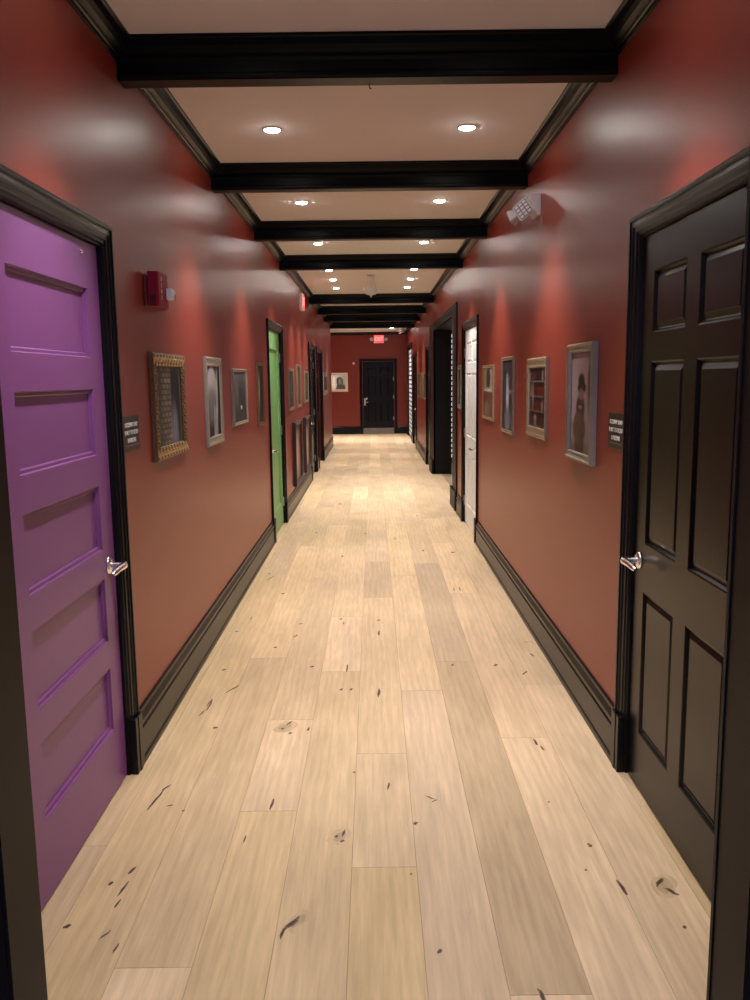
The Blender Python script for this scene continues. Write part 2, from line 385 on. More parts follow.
    at = me.attributes.new('shift', 'FLOAT_COLOR', 'FACE'); at.data.foreach_set('color', [c for t in shifts for c in (*t, 1.0)])
    o = bpy.data.objects.new('floor', me); COL.objects.link(o)
    tag(o, 'light oak plank floor with dark knots running down the corridor', 'floor', kind='structure')
    # subfloor gives the slab thickness
    mb = MB(); mb.box(-2.74, 3.6, -2.12, YE + .3, -.06, -.004); mb.build('subfloor', M['dark'], o)
make_floor()

# baseboards ----------------------------------------------------------------
BP = [(0, 0), (.026, 0), (.026, .018), (.023, .026), (.020, .03), (.020, .148), (.014, .156), (.014, .166), (.022, .174), (.022, .186), (.016, .198), (.010, .21), (.010, .224), (.006, .23), (0, .23)]
def baseboard(name, W, segs, label):
    mb = MB()
    for (s0, s1) in segs: extrude_profile(mb, BP, lambda s, p, q: W(s, q, p), s0, s1)
    tag(mb.build(name, M['black']), label, 'baseboard', kind='structure')
baseboard('baseboard_left', left, [(1.64, 2.06), (3.308, 8.035), (9.335, 13.14), (14.51, 14.91), (16.53, 20.3)], 'black moulded baseboard along the left wall')
baseboard('baseboard_right', right, [(1.64, 2.075), (3.265, 7.91), (9.25, 9.765), (15.56, 19.04), (20.66, 21.23), (23.57, YE)], 'black moulded baseboard along the right wall')
baseboard('baseboard_end', end, [(-2.6, -.395), (.715, XR - .03)], 'black baseboard on the end wall either side of its door')

# crown moulding along both walls and end wall
CP = [(0, 0), (.078, 0), (.078, -.010), (.070, -.014), (.066, -.020), (.058, -.034), (.044, -.046), (.028, -.052), (.020, -.054), (.020, -.060), (.012, -.064), (.012, -.074), (0, -.076)]
for i, (W, segs, lab) in enumerate([(left, [(1.62, 20.3)], 'black crown moulding along the top of the left wall'), (right, [(1.62, YE)], 'black crown moulding along the top of the right wall'), (end, [(-2.6, XR)], 'black crown moulding across the end wall')]):
    mb = MB()
    for (s0, s1) in segs: extrude_profile(mb, CP, lambda s, p, q: W(s, HC + q, p), s0, s1)
    tag(mb.build('trim_%d' % (i + 2), M['black']), lab, 'crown moulding', kind='structure')

# ceiling beams -----------------------------------------------------------------
half = [(.122, 0), (.122, -.010), (.114, -.014), (.110, -.020), (.100, -.036), (.086, -.050), (.070, -.058), (.060, -.062), (.060, -.068), (.052, -.074), (.048, -.078), (.048, -.118), (.053, -.124), (.053, -.134), (.047, -.140), (.044, -.145)]
bprof = half + [(-a, b) for (a, b) in reversed(half)]
ORD = ['first', 'second', 'third', 'fourth', 'fifth', 'sixth', 'seventh', 'eighth']
BEAMS = [3.58, 5.53, 7.44, 9.40, 13.6, 15.75, 17.75, 20.1]
for i, y in enumerate(BEAMS):
    mb = MB(); extrude_profile(mb, bprof, lambda s, p, q: Vector((s, y + p, HC + q)), XL, XR)
    o = mb.build('ceiling_beam', M['beam'], loc=(0, y, HC))
    tag(o, 'black moulded beam crossing the ceiling, %s from the viewer' % ORD[i], 'beam', 'black beams across the ceiling')
mb = MB(); mb.tube([(.0, 3.610, 2.802), (.0, 3.612, 2.79), (.004, 3.612, 2.782), (.008, 3.612, 2.786)], .0025, 6)
tag(mb.build('ceiling_hook', M['black'], loc=(0, 3.61, 2.80)), 'tiny dark hook under the nearest ceiling beam', 'hook')

# ---------------------------------------------------------------- doors and casings
CAS = [(0, -.002), (0, .016), (.006, .020), (.016, .020), (.020, .014), (.040, .016), (.046, .011), (.064, .010), (.068, .005), (.080, .004), (.084, -.004), (.092, -.006), (.092, -.03)]
def casing_sides(mb, W, a0, a1, b1, prof, q):
    pts, fs, n = [], [], len(prof)
    for (a, b, sa, sb) in ((a0, 0, 1, 0), (a0, b1, 1, -q), (a1, b1, -1, -q), (a1, 0, -1, 0)):
        for (i, d) in prof: pts.append(W(a + sa * i, b + sb * i, d))
    for c in range(3):
        for j in range(n - 1): fs.append((c * n + j, c * n + j + 1, c * n + n + j + 1, c * n + n + j))
    mb.faces(pts, fs)
def casing(n, W, a0, a1, head, label, cw=.092, both=True, plinth=True, depth=.03):
    """black casing round an opening a0..a1; profile inset measured from the outer edge"""
    t = thing('trim_%d' % n, W((a0 + a1) / 2, 0, 0), label, 'door casing', kind='structure')
    k = cw / .092
    prof = [(i * k, d) for (i, d) in CAS[:-1]] + [(cw, -depth)]
    ch = min(cw, .082)
    mb = MB(); casing_sides(mb, W, a0 - cw, a1 + cw, head + ch, prof, ch / cw); mb.build('casing', M['black'], t)
    for (p0, p1) in ((a0 - cw - .010, a0 - .004), (a1 + .004, a1 + cw + .010)):
        mb = MB(); wbox(mb, W, p0, p1, 0, .236, -.0, .0275, .003)
        q0, q1 = p0 + .035, p1 - .035
        wbox(mb, W, q0, q1, .0, .236, .0, .0305, .002)
        mb.build('plinth_block', M['black'], t)
    return t

def lever(door, W, a, b, d, dirn, m='chrome', k=1.0):
    """rose, neck and lever; dirn is the way the grip points along the wall"""
    base = W(a, b, d)
    n = (W(a, b, 1) - W(a, b, 0)).normalized(); al = (W(a + 1, b, 0) - W(a, b, 0)).normalized() * dirn
    rot = n.to_track_quat('Z', 'Y').to_matrix().to_4x4(); rot.translation = base
    mb = MB(); mb.lathe([(.0, 0), (.033, 0), (.034, .003), (.032, .007), (.026, .010), (.014, .011), (0, .011)], rot, 28)
    r = mb.build('lever_handle', M[m], door, True)
    mb = MB(); mb.lathe([(0, .010), (.0145, .010), (.0125, .018), (.0125, .055), (.014, .066), (0, .068)], rot, 20)
    mb.build('neck', M[m], r, True)
    pts = [base + n * .058 - al * .010, base + n * .060 + al * .004, base + n * .060 + al * .03, base + n * .058 + al * .07, base + n * .056 + al * .102 - Vector((0, 0, .004)), base + n * .050 + al * .116 - Vector((0, 0, .010))]
    mb = MB(); mb.tube(pts, [.011, .0145, .0135, .0125, .012, .008], 14)
    mb.build('grip', M[m], r, True)
    return r

def hinge(door, W, a, b, d):
    mb = MB(); p, q = W(a, b - .05, d), W(a, b + .05, d)
    mb.tube([p, q], .006, 10); mb.tube([q, q + Vector((0, 0, .006))], [.004, .002], 8); wbox(mb, W, a - .014, a + .014, b - .05, b + .05, d - .006, d - .004)
    mb.build('hinge', M['nickel'], door, True)

FLAT = [(0, 0), (.0015, -.001), (.003, -.0075), (.004, -.0085), (.013, -.0085), (.0145, -.0095), (.016, -.0165), (.018, -.0175)]
RAIS = [(0, 0), (.005, -.002), (.012, -.011), (.016, -.012), (.034, -.0055), (.035, -.0045)]
def panel_door(name, W, a0, a1, h, d, material, panels, prof, label, hand=None, hinges=None, lever_m='chrome', z0=.008, dirn=1, hd=.9, thick=.04):
    """panels = [(a0, a1, b0, b1)]; leaf front at distance d from wall plane (negative: recessed)"""
    t = thing(name, W((a0 + a1) / 2, z0, d), label, 'door', kind='structure')
    cols = sorted({p[0] for p in panels} | {p[1] for p in panels}); rows = sorted({p[2] for p in panels} | {p[3] for p in panels})
    A = [a0] + cols + [a1]; B = [z0] + rows + [h]
    mb = MB()
    def is_hole(a, b): return any(p[0] < a < p[1] and p[2] < b < p[3] for p in panels)
    pts, fs, ix = [], [], {}
    def vid(a, b):
        if (a, b) not in ix: ix[(a, b)] = len(pts); pts.append(W(a, b, d))
        return ix[(a, b)]
    for i in range(len(A) - 1):
        for j in range(len(B) - 1):
            if not is_hole((A[i] + A[i + 1]) / 2, (B[j] + B[j + 1]) / 2):
                fs.append((vid(A[i], B[j]), vid(A[i + 1], B[j]), vid(A[i + 1], B[j + 1]), vid(A[i], B[j + 1])))
    mb.faces(pts, fs)
    # edges and back
    e = [W(a0, z0, d), W(a1, z0, d), W(a1, h, d), W(a0, h, d), W(a0, z0, d - thick), W(a1, z0, d - thick), W(a1, h, d - thick), W(a0, h, d - thick)]
    mb.faces(e, [(0, 1, 5, 4), (1, 2, 6, 5), (2, 3, 7, 6), (3, 0, 4, 7), (4, 5, 6, 7)])
    mb.build('door_leaf', material, t)
    for (p0, p1, q0, q1) in panels:
        mb = MB(); ring(mb, W, p0, p1, q0, q1, [(i, d + x) for (i, x) in prof], cap=True); mb.build('panel', material, t)
    if hand is not None: lever(t, W, hand, hd, d, dirn, lever_m)
    for hb in (hinges[1] if hinges else ()): hinge(t, W, hinges[0], hb, d + .008)
    return t

def five(a0, a1, h=2.095, s=.128):
    return [(a0 + s, a1 - s, b0, b1) for (b0, b1) in ((.258, .508), (.615, .862), (.972, 1.217), (1.332, 1.577), (1.690, 1.937))]
def six(a0, a1, s=.12):
    w = (a1 - a0 - 2 * s - .11) / 2
    c = [(a0 + s, a0 + s + w), (a1 - s - w, a1 - s)]
    return [(x0, x1, b0, b1) for (x0, x1) in c for (b0, b1) in ((.226, .790), (.974, 1.652), (1.753, 1.975))]

casing(5, left, 2.168, 3.198, 2.105, 'black moulded casing around the purple door')
d1 = panel_door('door_1', left, 2.170, 3.196, 2.102, -.018, M['purple'], five(2.264, 3.196), FLAT, 'purple five-panel door with a chrome lever on the left wall', hand=3.125, dirn=-1)
mb = MB(); rot = Vector((1, 0, 0)).to_track_quat('Z', 'Y').to_matrix().to_4x4(); rot.translation = left(3.02, 2.06, -.018); mb.lathe([(0, 0), (.008, 0), (.008, .004), (.004, .009), (0, .009)], rot, 12); mb.build('closer_stud', M['chrome'], d1, True)

casing(6, right, 2.178, 3.164, 2.105, 'black moulded casing around the near black six-panel door')
panel_door('door_2', right, 2.18, 3.162, 2.102, -.012, M['blackdoor'], six(2.18, 3.162, .12), RAIS, 'black six-panel door with a chrome lever at the right edge', hand=3.098, dirn=-1)

casing(7, left, 8.145, 9.215, 2.105, 'black moulded casing around the green door', cw=.11)
panel_door('door_3', left, 8.147, 9.213, 2.102, -.018, M['green'], [(8.147 + .13, 9.213 - .13, .24, 1.915)], FLAT, 'bright green panelled door on the left wall past the first four pictures', hand=8.235, dirn=1, hinges=(9.20, (.25, 1.05, 1.84)))

casing(8, right, 8.02, 9.14, 2.105, 'black moulded casing around the white door', cw=.11)
panel_door('door_4', right, 8.022, 9.138, 2.102, -.012, M['white'], six(8.022, 9.138), RAIS, 'white six-panel door on the right wall', hand=8.11, dirn=1, hinges=(9.125, (.25, 1.0, 1.86)))

casing(9, left, 13.25, 14.40, 2.105, 'black casing around the dark door past the two low pictures', cw=.10)
panel_door('door_5', left, 13.252, 14.398, 2.102, -.018, M['blackdoor'], six(13.252, 14.398), RAIS, 'dark brownish door with a bright lever on the left wall, past the green door', hand=13.34, dirn=1, hinges=(14.385, (.25, 1.05, 1.84)))
casing(10, left, 15.02, 16.42, 2.105, 'black casing around the farthest door of the left wall', cw=.10)
panel_door('door_6', left, 15.022, 16.418, 2.102, -.06, M['black'], six(15.022, 16.418), RAIS, 'farthest black door on the left wall, just past the dark brownish one')
casing(11, right, 14.50, 15.45, 2.105, 'black casing around the door just past the wide opening', cw=.10)
panel_door('door_7', right, 14.502, 15.448, 2.102, -.012, M['black'], six(14.502, 15.448), RAIS, 'black door on the right wall just past the wide opening')
casing(12, right, 19.15, 20.55, 2.105, 'black casing around the door past the three small gilt pictures', cw=.10)
panel_door('door_8', right, 19.152, 20.548, 2.102, -.012, M['black'], six(19.152, 20.548), RAIS, 'black door with a bright lever on the right wall beyond the three small gilt pictures', hand=19.26, dirn=1)

# end wall door on its step
casing(13, end, -.302, .612, 2.105, 'black casing around the door in the end wall', cw=.09, depth=.12)
es = [(x0, x1, b0, b1) for (x0, x1) in ((-.165, .085), (.205, .455)) for (b0, b1) in ((.345, .93), (1.10, 1.665), (1.765, 1.945))]
d9 = panel_door('door_9', end, -.300, .610, 2.102, -.03, M['blackdoor'], es, RAIS, 'black six-panel door in the end wall under the lit exit sign', z0=.175, hinges=(.60, (.45, 1.08, 1.60)))
mb = MB(); wbox(mb, end, -.268, -.222, .83, 1.05, -.03, -.020, .003); hp = mb.build('lever_handle', M['nickel'], d9)
mb = MB(); b = end(-.245, .93, -.02); mb.tube([b, b + Vector((0, -.05, 0)), b + Vector((.02, -.055, 0)), b + Vector((.10, -.055, -.004))], [.009, .009, .010, .008], 10); mb.build('grip', M['chrome'], hp, True)
mb = MB(); rot = Vector((0, -1, 0)).to_track_quat('Z', 'Y').to_matrix().to_4x4(); rot.translation = end(-.19, 1.03, -.03); mb.lathe([(0, 0), (.026, 0), (.026, .012), (.018, .018), (0, .018)], rot, 18); mb.build('deadbolt', M['chrome'], d9, True)
mb = MB(); wbox(mb, end, -.298, .608, 0, .168, -.15, .012, .004); tag(mb.build('door_step', M['grey'], loc=(.15, YE, 0)), 'low grey step under the black door in the end wall', 'step')

# wide black cased opening on the right and the dim room behind it
def cased_opening(n, a0, a1, head, deep, label, cw=.115, ch=.115):
    t = thing('trim_%d' % n, right((a0 + a1) / 2, 0, 0), label, 'cased opening', kind='structure')
    k = cw / .092
    mb = MB(); casing_sides(mb, right, a0 - cw, a1 + cw, head + ch, [(i * k, d) for (i, d) in CAS[:-1]] + [(cw, -.03)], ch / cw); mb.build('casing', M['jamb'], t)
    mb = MB(); wbox(mb, right, a0 - .015, a0, 0, head, -deep, -.002, .002); wbox(mb, right, a1, a1 + .015, 0, head, -deep, -.002, .002); wbox(mb, right, a0 - .015, a1 + .015, head, head + .015, -deep, -.002, .002)
    mb.build('jamb_lining', M['jamb'], t)
    for (p0, p1) in ((a0 - cw - .01, a0 - .004), (a1 + .004, a1 + cw + .01)):
        mb = MB(); wbox(mb, right, p0, p1, 0, .236, 0, .028, .003); wbox(mb, right, p0 + .04, p1 - .04, 0, .236, 0, .031, .002); mb.build('plinth_block', M['jamb'], t)
cased_opening(14, 10.55, 13.85, 2.37, .30, 'black casing of the wide doorless opening past the white door', .67, .11)
cased_opening(15, 21.35, 23.45, 2.40, .14, 'black casing of the glazed opening near the right end of the corridor')
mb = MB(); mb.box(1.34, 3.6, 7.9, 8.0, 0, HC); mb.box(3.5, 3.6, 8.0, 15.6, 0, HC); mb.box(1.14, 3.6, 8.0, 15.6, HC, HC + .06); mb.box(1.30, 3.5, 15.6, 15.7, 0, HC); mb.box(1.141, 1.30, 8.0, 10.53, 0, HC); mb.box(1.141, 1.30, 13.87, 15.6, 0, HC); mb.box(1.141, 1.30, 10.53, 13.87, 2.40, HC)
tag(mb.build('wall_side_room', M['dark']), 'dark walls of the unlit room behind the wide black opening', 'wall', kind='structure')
def lattice(n, W, a0, a1, b0, b1, d, rows, cols, label, e=.02):
    t = thing('window_%d' % n, W((a0 + a1) / 2, b0, d), label, 'window', kind='structure')
    mb = MB(); wbox(mb, W, a0, a1, b0, b1, d - .01, d); mb.build('pane', M['pane'], t)
    mb = MB()
    for i in range(rows + 1):
        z = b0 + (b1 - b0) * i / rows; wbox(mb, W, a0, a1, z - .018, z + .018, d, d + e)
    for i in range(cols + 1):
        x = a0 + (a1 - a0) * i / cols; wbox(mb, W, x - .015, x + .015, b0, b1, d, d + e * 1.05)
    mb.build('window_frame', M['black'], t)
lattice(2, lambda a, b, d: Vector((a, 15.6 - d, b)), 1.36, 2.40, .1, 2.42, .02, 24, 3, 'pale paned window with black bars seen through the wide opening')
lattice(3, right, 21.37, 23.43, .06, 2.38, -.012, 20, 5, 'pale paned glazing with black bars in the far right opening', .004)

# ---------------------------------------------------------------- pictures
def sm(a, b, x):
    t = max(0, min(1, (x - a) / (b - a))); return t * t * (3 - 2 * t)
def mix(c, d, t): return tuple(x + (y - x) * t for x, y in zip(c, d))
def hsh(i, j):
    v = math.sin(i * 127.1 + j * 311.7) * 43758.5453; return v - math.floor(v)
def noise(x, y):
    i, j = math.floor(x), math.floor(y); fx, fy = x - i, y - j
    fx, fy = fx * fx * (3 - 2 * fx), fy * fy * (3 - 2 * fy)
    return (hsh(i, j) * (1 - fx) + hsh(i + 1, j) * fx) * (1 - fy) + (hsh(i, j + 1) * (1 - fx) + hsh(i + 1, j + 1) * fx) * fy
def fbm(x, y): return .55 * noise(x, y) + .3 * noise(2.1 * x + 7, 2.1 * y) + .15 * noise(4.3 * x, 4.3 * y + 3)
def blob(u, v, cu, cv, ru, rv, soft=.25): return 1 - sm(1 - soft, 1 + soft, math.hypot((u - cu) / ru, (v - cv) / rv))
# all art: u left to right, v top to bottom, linear colours
def art_bricks(u, v):
    c = mix((.05, .04, .03), (.10, .08, .06), fbm(u * 6, v * 9))
    if .12 < u < .56:
        row = math.floor(v * 14); fv = v * 14 - row; off = .5 * (row % 2)
        fu = (u * 7 + off) % 1
        br = .55 + .6 * hsh(row, math.floor(u * 7 + off)); edge = sm(.0, .15, fv) * sm(0, .1, fu)
        c = mix((.03, .025, .02), (.24 * br, .19 * br, .14 * br), edge * (.5 + .5 * sm(.12, .4, u)))
    dw = sm(.56, .62, u) * (1 - sm(.92, .97, u)) * sm(.02, .08, v)
    c = mix(c, (.012, .010, .014), dw * .93)
    cur = blob(u, v, .70, .98, .15, .45, .5); c = mix(c, (.22, .22, .27), cur * (.4 + .6 * abs(math.sin(u * 40))))
    return mix(c, (.14, .12, .12), sm(.94, .98, u))
def art_egg(u, v):
    c = (.006, .006, .007)
    g = blob(u, v, .38, .30, .36, .30, .12); c = mix(c, mix((.42, .41, .42), (.10, .10, .10), sm(.15, .65, v)), g)
    g2 = blob(u, v, .34, .58, .30, .26, .4); c = mix(c, (.16, .16, .17), g2 * .8)
    arm = blob(u, v, .80 - .1 * v, .40, .07, .40, .5); c = mix(c, (.5, .5, .52), arm * .8)
    for k, x0 in enumerate((.52, .63, .74)):
        l = (1 - sm(.012, .05, abs(u - x0 + .12 * (v - .75)))) * sm(.50 + .04 * k, .62, v); c = mix(c, (.45, .45, .47), l)
    return c
def art_veil(u, v):
    n = fbm(u * 4, v * 5); c = mix((.045, .045, .05), (.20, .19, .19), n * (1 - .5 * v))
    c = mix(c, (.24, .23, .23), .6 * (1 - sm(.03, .25, abs(u - .2 - .25 * v))) * (1 - sm(.6, .9, v)))
    c = mix(c, (.03, .028, .03), .7 * blob(u, v, .62, .55, .26, .35, .6))
    return mix(c, (.8, .78, .7), blob(u, v, .62, .72, .06, .035, .4))
def art_fall(u, v):
    c = mix((.03, .022, .018), (.09, .06, .045), fbm(u * 5, v * 8))
    return mix(c, (.50, .47, .44), (1 - sm(.05, .2, abs(u - .3 + .05 * math.sin(v * 14)))) * sm(.05, .2, v) * (1 - sm(.5, .85, v)))
def art_seated(u, v):
    c = mix((.30, .20, .20), (.40, .31, .33), sm(.1, .6, u) * (1 - sm(.5, 1, v)) + .25 * fbm(u * 3, v * 3))
    c = mix(c, (.50, .44, .46), blob(u, v, .2, .45, .22, .5, .7) * .6)
    c = mix(c, (.12, .10, .11), blob(u, v, .93, .35, .14, .25, .5) * .9)
    c = mix(c, (.22, .14, .12), .8 * sm(.86, .95, v))
    hat = max(blob(u, v, .50, .285, .15, .075, .2), blob(u, v, .52, .35, .20, .06, .2))
    face = blob(u, v, .50, .42, .12, .06, .3); body = blob(u, v, .47, .56, .20, .14, .2); hips = blob(u, v, .42, .76, .30, .17, .2); legs = blob(u, v, .45, .93, .22, .12, .3)
    dk = (.055, .035, .03)
    c = mix(c, dk, max(hat, body * .92, legs * .9)); c = mix(c, (.28, .17, .14), face); c = mix(c, mix(dk, (.24, .15, .13), fbm(u * 12, v * 12)), hips)
    return mix(c, (.42, .25, .22), blob(u, v, .47, .545, .10, .02, .4) * .8)
def art_shelves(u, v):
    r = v * 4; row = math.floor(r); fr = r - row
    col = math.floor(u * 13); hh = hsh(col, row)
    c = mix((.02, .016, .018), (.05, .03, .03), hh)
    if hh > .6: c = (.16, .035, .03)
    if hh < .12: c = (.28, .25, .24)
    c = mix(c, (.012, .01, .01), 1 - sm(0, .25 + .2 * hh, fr))
    c = mix(c, (.22, .19, .18), sm(.86, .90, fr) * (1 - sm(.97, 1.0, fr)))
    c = mix(c, (.35, .33, .33), blob(u, v, .25, .45, .06, .22, .5) * (.4 + .6 * noise(u * 30, v * 30)))
    return mix(c, (.30, .26, .24), (1 - sm(.04, .07, u)))
def art_ghost(u, v):
    c = mix((.025, .03, .042), (.075, .085, .11), fbm(u * 4, v * 6))
    c = mix(c, (.62, .64, .70), blob(u, v, .48, .52, .13, .22, .5)); c = mix(c, (.40, .40, .44), blob(u, v, .45, .27, .10, .08, .5)); c = mix(c, (.36, .38, .44), blob(u, v, .62, .45, .25, .03, .6))
    return mix(c, (.22, .24, .30), blob(u, v, .5, .85, .3, .16, .6))
def art_cafe(u, v):
    c = mix((.50, .42, .34), (.62, .56, .48), fbm(u * 4, v * 5)) if v < .5 else mix((.22, .10, .07), (.34, .20, .14), fbm(u * 6, v * 6))
    c = mix(c, (.10, .09, .08), blob(u, v, .52, .22, .22, .22, .2)); c = mix(c, (.78, .76, .72), blob(u, v, .45, .45, .5, .035, .2))
    return mix(c, (.45, .33, .24), blob(u, v, .35, .85, .3, .16, .5))
def art_tone(a, b, seed):
    def f(u, v):
        c = mix(a, b, fbm(u * 4 + seed, v * 6 + seed)); g = blob(u, v, .45 + .1 * math.sin(seed), .52, .26, .34, .4)
        return mix(c, tuple(x * 2.2 for x in b), g * .5)
    return f
def art_portrait(u, v):
    c = mix((.55, .62, .64), (.30, .36, .40), u)
    c = mix(c, (.05, .055, .06), blob(u, v, .58, .45, .26, .32, .25)); c = mix(c, (.09, .10, .11), blob(u, v, .62, .92, .42, .32, .25)); c = mix(c, (.75, .8, .8), blob(u, v, .16, .55, .18, .5, .6))
    return mix(c, (.22, .24, .25), blob(u, v, .62, .45, .12, .2, .6))

def picture(name, W, flip, a0, a1, b0, b1, thick, fw, fmat, art, label, group, fh=None, mount=0.0, style='plain', cat='picture', gain=1.0, nu=26, nv=36):
    """framed, glazed print hung on a wall. fw frame width at the sides, fh at top and bottom"""
    fh = fh or fw
    t = thing(name, W((a0 + a1) / 2, b0, 0), label, cat, group)
    mb = MB()
    k0, k1 = .22, .8
    prof = [(0, .001), (0, thick * .8), (fw * .10, thick), (fw * .28, thick), (fw * .36, thick * .86), (fw * .75, thick * .72), (fw * .82, thick * .86), (fw * .95, thick * .8), (fw, thick * .45)]
    n = len(prof); pts, fs = [], []
    q = fh / fw
    for (a, b, sa, sb) in ((a0, b0, 1, 1), (a1, b0, -1, 1), (a1, b1, -1, -1), (a0, b1, 1, -1)):
        for (i, d) in prof: pts.append(W(a + sa * i, b + sb * i * q, d))
    for c in range(4):
        for j in range(n - 1):
            c2 = (c + 1) % 4; fs.append((c * n + j, c * n + j + 1, c2 * n + j + 1, c2 * n + j))
    mb.faces(pts, fs); wbox(mb, W, a0 + .004, a1 - .004, b0 + .004, b1 - .004, .0005, thick * .3)
    mb.build('frame', fmat, t)
    i0, i1, j0, j1 = a0 + fw * .98, a1 - fw * .98, b0 + fh * .98, b1 - fh * .98
    if mount:
        mb = MB(); ring(mb, W, i0, i1, j0, j1, [(0, thick * .5), (mount, thick * .5), (mount + .003, thick * .42)]); mb.build('mount', M['mat'], t)
        i0 += mount; i1 -= mount; j0 += mount; j1 -= mount
    verts, faces, cols = [], [], []
    for j in range(nv + 1):
        for i in range(nu + 1):
            u, v = i / nu, j / nv
            a = i1 + (i0 - i1) * u if flip else i0 + (i1 - i0) * u
            verts.append(W(a, j1 + (j0 - j1) * v, thick * .42) - world_loc(t)); cols.append(tuple(gain * .62 * x ** 1.12 for x in art(u, v)))
    for j in range(nv):
        for i in range(nu):
            k = j * (nu + 1) + i; f = (k, k + nu + 1, k + nu + 2, k + 1); faces.append(f)
    me = bpy.data.meshes.new('print'); me.from_pydata([tuple(x) for x in verts], [], faces); me.materials.append(M['print'])
    at = me.attributes.new('tone', 'FLOAT_COLOR', 'POINT'); at.data.foreach_set('color', [x for c in cols for x in (*c, 1.0)])
    o = bpy.data.objects.new('print', me); COL.objects.link(o); o.parent = t
    if style == 'ornate':
        for (bz, s) in ((b1 - fh * .5, 1), (b0 + fh * .5, -1)):
            mb = MB()
            m = 11
            for k in range(m):
                a = a0 + fw * .4 + (a1 - a0 - fw * .8) * k / (m - 1)
                c = W(a, bz, thick * .85); w2 = (a1 - a0) / m * .42
                for (dx, dz, r) in ((0, 0, w2), (w2 * .9, s * fh * .22, w2 * .6), (-w2 * .5, -s * fh * .24, w2 * .55)):
                    b2 = bmesh.new(); bmesh.ops.create_icosphere(b2, subdivisions=2, radius=1)
                    p = W(a + dx, bz + dz, thick * .85)
                    mb.merge(b2, Matrix.Translation(p) @ Matrix.Diagonal((.006, r, fh * .20, 1)))
            mb.build('ornament', M['gold'], t, True)
        for aa in (a0 + fw * .5, a1 - fw * .5):
            mb = MB()
            for k in range(22):
                z = b0 + fh + (b1 - b0 - 2 * fh) * (k + .5) / 22
                b2 = bmesh.new(); bmesh.ops.create_icosphere(b2, subdivisions=1, radius=1)
                mb.merge(b2, Matrix.Translation(W(aa + (.012 if k % 2 else -.012), z, thick * .85)) @ Matrix.Diagonal((.006, fw * .26, .010, 1)))
            mb.build('side_ornament', M['oldgold'], t, True)
    return t

GL, GR = 'framed pictures on the left wall', 'framed pictures on the right wall'
picture('framed_picture', left, False, 3.78, 4.42, 1.232, 1.733, .020, .085, M['oldgold'], art_bricks, 'gilt ornate frame around a dark photo of a brick pillar, beside the red fire alarm', GL, gain=1.7, fh=.062, style='ornate', nu=42, nv=56)
picture('framed_picture', left, False, 4.985, 5.50, 1.203, 1.746, .020, .055, M['silver'], art_egg, 'tall silver frame holding a black and white picture of a pale egg-shaped form', GL, gain=1.8, nu=36, nv=50)
picture('framed_picture', left, False, 5.93, 6.60, 1.275, 1.687, .020, .060, M['silver'], art_veil, 'small silver frame with a dim misty grey print, third along the left wall', GL, gain=1.3, fh=.022)
picture('framed_picture', left, False, 7.21, 7.62, 1.20, 1.757, .018, .05, M['oldgold'], art_fall, 'narrow old gold frame hanging just before the green door', GL, fh=.03)
picture('framed_picture', left, False, 9.90, 10.56, 1.24, 1.737, .018, .08, M['champagne'], art_tone((.03, .03, .025), (.11, .10, .08), 2), 'gilt framed dark print just past the green door', GL, fh=.03)
picture('framed_picture', left, False, 11.00, 11.56, 1.237, 1.80, .018, .10, M['champagne'], art_tone((.04, .03, .02), (.16, .12, .08), 5), 'taller gilt framed print, second past the green door', GL, fh=.03)
picture('framed_picture', left, False, 12.20, 12.90, 1.27, 1.73, .018, .10, M['champagne'], art_tone((.03, .03, .03), (.12, .11, .10), 8), 'gilt framed print just before the dark brownish door', GL, fh=.03)
picture('framed_picture', left, False, 16.95, 18.15, 1.29, 1.755, .018, .09, M['silver'], art_tone((.05, .045, .045), (.18, .16, .16), 11), 'silver framed print past the farthest door of the left wall', GL)
picture('shadow_box_frame', left, False, 10.28, 11.22, .275, 1.075, .045, .09, M['darkwood'], art_tone((.06, .02, .015), (.24, .13, .11), 3), 'large dark frame hung low on the left wall, the nearer of two', 'dark frames hung low past the green door', gain=2.0, fh=.05)
picture('shadow_box_frame', left, False, 11.85, 12.80, .275, 1.065, .045, .09, M['darkwood'], art_tone((.06, .02, .015), (.22, .13, .11), 6), 'large dark frame hung low beside the dark brownish door, the farther of two', 'dark frames hung low past the green door', gain=2.0, fh=.05)
picture('framed_picture', right, True, 3.71, 4.19, 1.197, 1.755, .030, .042, M['silver'], art_seated, 'large silver frame with a dark seated figure in a hat on pale mauve', GR, gain=1.25, nu=42, nv=60)
picture('framed_picture', right, True, 4.745, 5.33, 1.237, 1.714, .020, .038, M['champagne'], art_shelves, 'wide champagne frame around a picture of shelves with red objects', GR, fh=.06, nu=40, nv=48)
picture('framed_picture', right, True, 5.88, 6.41, 1.19, 1.748, .018, .04, M['champagne'], art_ghost, 'narrow frame with a white figure on a dark blue ground', GR, gain=1.25, fh=.025, nu=32, nv=44)
picture('framed_picture', right, True, 6.87, 7.53, 1.24, 1.707, .016, .05, M['gold'], art_cafe, 'small gold frame with a pale print, nearest the white door', GR, fh=.025)
picture('framed_picture', right, True, 9.33, 9.70, 1.255, 1.745, .022, .05, M['silver'], art_tone((.03, .025, .03), (.10, .09, .10), 4), 'narrow silver framed dark print squeezed between the white door and the wide opening', GR)
for (a0, a1, lab) in ((15.72, 16.30, 'small gilt framed print, nearest of three past the wide opening'), (16.70, 17.28, 'small gilt framed print, middle of three past the wide opening'), (17.62, 18.30, 'small gilt framed print, farthest of three past the wide opening')):
    picture('framed_picture', right, True, a0, a1, 1.20, 1.71, .018, .12, M['champagne'], art_tone((.06, .06, .03), (.16, .15, .08), a0), lab, GR, fh=.03)
